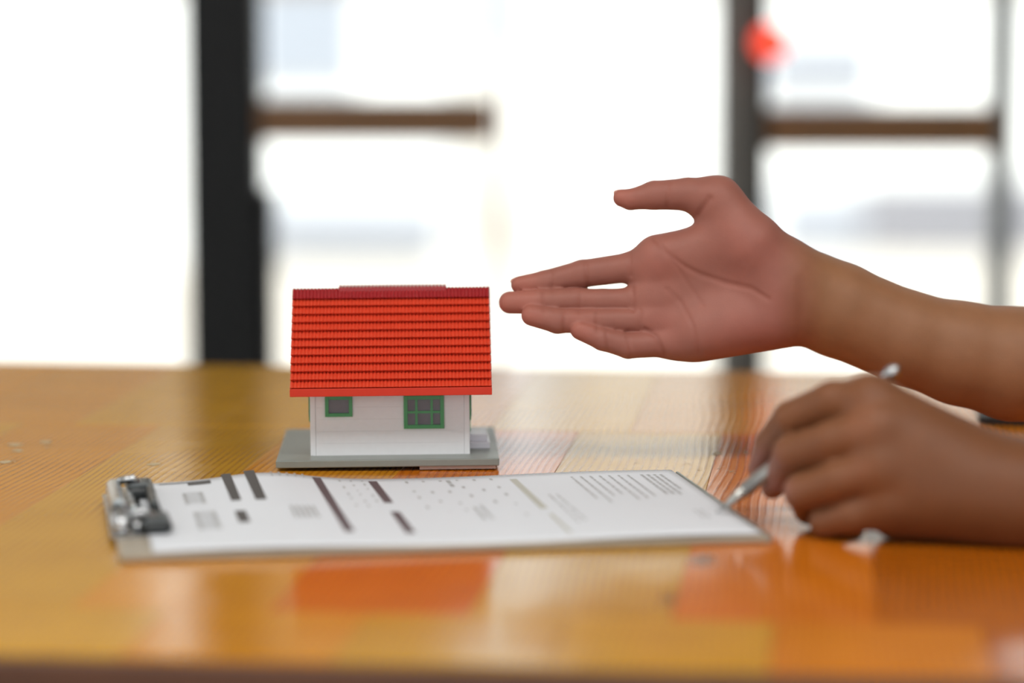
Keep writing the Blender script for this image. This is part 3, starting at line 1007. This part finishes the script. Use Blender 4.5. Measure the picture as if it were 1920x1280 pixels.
PALM, ARM, TIPC, DORS = (0.30, 0.110, 0.080), (0.28, 0.125, 0.057), (0.40, 0.128, 0.092), (0.25, 0.11, 0.057)
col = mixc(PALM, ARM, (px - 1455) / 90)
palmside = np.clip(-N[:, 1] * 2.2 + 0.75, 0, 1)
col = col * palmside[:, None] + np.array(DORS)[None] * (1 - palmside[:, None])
for tx, ty in ((950, 567), (992, 590), (1085, 620), (975, 532), (1165, 372)):
    w_ = 0.6 * np.exp(-((px - tx) ** 2 + (py - ty) ** 2) / 34 ** 2)
    col = col * (1 - w_[:, None]) + np.array(TIPC)[None] * w_[:, None]
for tx, ty, sg in ((1400, 620, 70), (1230, 500, 40), (1400, 460, 60), (1240, 600, 40)):
    w_ = 0.35 * np.exp(-((px - tx) ** 2 + (py - ty) ** 2) / sg ** 2) * np.clip(-N[:, 1], 0, 1)
    col = col * (1 - w_[:, None]) + np.array((0.39, 0.122, 0.092))[None] * w_[:, None]
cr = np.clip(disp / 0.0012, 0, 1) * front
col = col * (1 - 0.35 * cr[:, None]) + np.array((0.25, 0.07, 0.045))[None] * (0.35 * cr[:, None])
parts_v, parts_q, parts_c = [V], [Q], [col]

# ---- near hand: holding the pen, back of the hand to the camera, little finger side on the table
NY = 1.430
SN = NY / FPX


def np_(px, py, r, dmm=0.0):
    return (tuple(at(px, py, NY + dmm * 0.001)), r * (NY + dmm * 0.001) / FPX)


back_chains = [
    [np_(1890, 905, 74, 18), np_(1632, 748, 47, 26)],
    [np_(1890, 915, 76, 12), np_(1648, 808, 48, 14)],
    [np_(1890, 930, 78, 8), np_(1652, 878, 46, 8)],
    [np_(1890, 940, 78, 6), np_(1668, 948, 44, 8)],
    [np_(1860, 930, 80, 16), np_(1690, 960, 58, 22)],
    [np_(1800, 900, 70, 30), np_(1680, 880, 70, 34)],
    [np_(1860, 918, 86, 12), np_(1950, 935, 96, 10), np_(2060, 935, 108, 10), ((0.42, 1.39, 0.792), 0.038), ((0.47, 1.40, 0.795), 0.043)],
]
near_fingers = [
    [np_(1640, 752, 44, 26), np_(1560, 752, 38, 34), np_(1482, 783, 33, 46), np_(1440, 830, 26, 66), np_(1424, 866, 20, 76)],       # index
    [np_(1650, 808, 46, 14), np_(1560, 828, 40, 22), np_(1484, 850, 36, 36), np_(1462, 895, 28, 60), np_(1448, 915, 22, 80)],       # middle
    [np_(1655, 880, 45, 8), np_(1570, 902, 38, 14), np_(1504, 922, 35, 26), np_(1516, 955, 28, 52), np_(1560, 960, 24, 66)],         # ring
    [np_(1668, 945, 42, 8), np_(1600, 966, 34, 12), np_(1546, 978, 29, 22), np_(1560, 985, 24, 44), np_(1600, 985, 21, 52)],         # little
    [np_(1800, 870, 56, 44), np_(1640, 850, 48, 74), np_(1530, 850, 34, 92), np_(1450, 872, 26, 94), np_(1420, 878, 20, 92)],         # thumb, behind
]


def near_sdf(P):
    b = None
    for c in back_chains:
        d = chain_sdf(P, c, 0.004)
        b = d if b is None else smin(b, d, 0.012)
    tot = b
    for c in near_fingers:
        tot = np.minimum(tot, smin(b, chain_sdf(P, c, 0.002), 0.005))
    return tot


lo = at(1390, 1040, 1.38); hi = at(2000, 660, 1.55)
G = grid((lo.x - 0.004, 1.375, TABLE_Z + 0.0004), (0.285, 1.57, at(1640, 665, 1.46).z), 0.0015)
S = capped(near_sdf(G))
V, Q = surface_nets(S, (G[0][0, 0, 0], G[1][0, 0, 0], G[2][0, 0, 0]), 0.0015)
V = relax(V, Q, 3, 0.5)
V[:, 2] = np.maximum(V[:, 2], TABLE_Z + 0.0005)
px, py = project(V)
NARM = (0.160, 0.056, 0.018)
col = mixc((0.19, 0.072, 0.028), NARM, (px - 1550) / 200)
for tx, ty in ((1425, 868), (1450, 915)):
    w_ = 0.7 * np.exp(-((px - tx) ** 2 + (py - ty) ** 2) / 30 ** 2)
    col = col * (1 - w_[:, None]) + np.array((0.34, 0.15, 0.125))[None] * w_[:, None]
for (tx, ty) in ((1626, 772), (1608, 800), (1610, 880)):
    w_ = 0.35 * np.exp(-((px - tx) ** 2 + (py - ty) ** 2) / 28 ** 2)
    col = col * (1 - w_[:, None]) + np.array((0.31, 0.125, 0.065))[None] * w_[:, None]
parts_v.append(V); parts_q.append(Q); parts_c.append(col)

# ---- elbows, upper arms, shoulders and trunk (beyond the right edge of the photograph)
fa, fb = hp(1900, 682, 107, 14), ((0.44, 1.74, 0.800), 0.042)
na, nb_ = np_(2010, 928, 96, 10), ((0.42, 1.39, 0.792), 0.038)


def lerp(a, b, t):
    return (tuple(a[0][i] + (b[0][i] - a[0][i]) * t for i in range(3)), (a[1] + (b[1] - a[1]) * t) * 1.012)


trunk = [
    [lerp(fa, fb, 0.10), lerp(fa, fb, 1.0), ((0.47, 1.75, 0.800), 0.044), ((0.56, 1.76, 0.90), 0.046), ((0.74, 1.71, 1.13), 0.058), ((0.80, 1.56, 1.16), 0.075)],
    [lerp(na, nb_, 0.0), lerp(na, nb_, 1.0), ((0.47, 1.39, 0.797), 0.043), ((0.56, 1.36, 0.90), 0.046), ((0.74, 1.36, 1.13), 0.058), ((0.80, 1.50, 1.16), 0.075)],
    [((0.80, 1.62, 1.06), 0.10), ((0.80, 1.60, 0.75), 0.10), ((0.82, 1.60, 0.52), 0.115)],
    [((0.80, 1.45, 1.06), 0.10), ((0.80, 1.46, 0.75), 0.10), ((0.82, 1.46, 0.52), 0.115)],
    [((0.80, 1.535, 1.16), 0.07), ((0.79, 1.535, 1.25), 0.055)],
]
G = grid((0.26, 1.20, 0.40), (0.96, 1.90, 1.30), 0.009)
d = None
for c in trunk:
    e = chain_sdf(G, c, 0.02)
    d = e if d is None else smin(d, e, 0.03)
V, Q = surface_nets(capped(d), (0.26, 1.20, 0.40), 0.009)
V = relax(V, Q, 2, 0.5)
V[:, 2] = np.where(V[:, 0] < 0.655, np.maximum(V[:, 2], TABLE_Z + 0.0008), V[:, 2])
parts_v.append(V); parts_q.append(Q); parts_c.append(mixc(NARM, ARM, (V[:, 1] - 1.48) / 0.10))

offs = np.cumsum([0] + [len(v) for v in parts_v[:-1]])
VV = np.concatenate(parts_v); QQ = np.concatenate([q + o for q, o in zip(parts_q, offs)]); CC = np.concatenate(parts_c)
me = bpy.data.meshes.new('person')
me.vertices.add(len(VV)); me.vertices.foreach_set('co', VV.astype(np.float32).ravel())
me.loops.add(QQ.size); me.loops.foreach_set('vertex_index', QQ.astype(np.int32).ravel())
me.polygons.add(len(QQ))
me.polygons.foreach_set('loop_start', np.arange(0, QQ.size, 4, dtype=np.int32))
me.polygons.foreach_set('use_smooth', np.ones(len(QQ), bool))
me.update(calc_edges=True)
at_ = me.attributes.new('skin', 'FLOAT_COLOR', 'POINT')
at_.data.foreach_set('color', np.concatenate([CC, np.ones((len(CC), 1))], 1).astype(np.float32).ravel())
me.materials.append(M['skin'])
person = link(bpy.data.objects.new('person', me))
tag(person, 'person gesturing at the model house with one open hand and holding a pen', 'person')

G = grid((0.52, 1.18, 0.42), (0.98, 1.92, 1.32), 0.010)
shirt = [
    [((0.60, 1.755, 0.955), 0.060), ((0.74, 1.71, 1.13), 0.070), ((0.80, 1.56, 1.16), 0.088)],
    [((0.60, 1.36, 0.955), 0.060), ((0.74, 1.36, 1.13), 0.070), ((0.80, 1.50, 1.16), 0.088)],
    [((0.80, 1.62, 1.06), 0.112), ((0.80, 1.60, 0.75), 0.112), ((0.82, 1.60, 0.54), 0.128)],
    [((0.80, 1.45, 1.06), 0.112), ((0.80, 1.46, 0.75), 0.112), ((0.82, 1.46, 0.54), 0.128)],
]
d = None
for c in shirt:
    e = chain_sdf(G, c, 0.02)
    d = e if d is None else smin(d, e, 0.03)
V, Q = surface_nets(capped(d), (0.52, 1.18, 0.42), 0.010)
V = relax(V, Q, 2, 0.5)
me = bpy.data.meshes.new('shirt')
me.from_pydata(V.tolist(), [], Q.tolist())
me.materials.append(M['shirt'])
for p in me.polygons: p.use_smooth = True
link(bpy.data.objects.new('shirt', me), person)

# fingernails of the open hand, on the side away from the camera
for nm, (c0, c1) in {'index': fingers['index'][-2:], 'middle': fingers['middle'][-2:], 'ring': fingers['ring'][-2:], 'little': fingers['little'][-2:], 'thumb': fingers['thumb'][-2:]}.items():
    a, b = Vector(c0[0]), Vector(c1[0])
    dr = (b - a).normalized()
    backv = Vector((0, 1, 0.55 if nm in ('index', 'thumb') else 0.1)); backv = (backv - dr * backv.dot(dr)).normalized()
    side = dr.cross(backv)
    ctr = b + backv * (c1[1] * 0.86) - dr * 0.001
    bm = bmesh.new()
    bmesh.ops.create_uvsphere(bm, u_segments=16, v_segments=10, radius=1.0)
    for v in bm.verts:
        x, y, z = v.co
        v.co = ctr + dr * (x * 0.0062) + side * (y * c1[1] * 0.72) + backv * (z * 0.0011 - 0.0014 * y * y)
    obj('fingernail', bm, M['nail'], person, True)
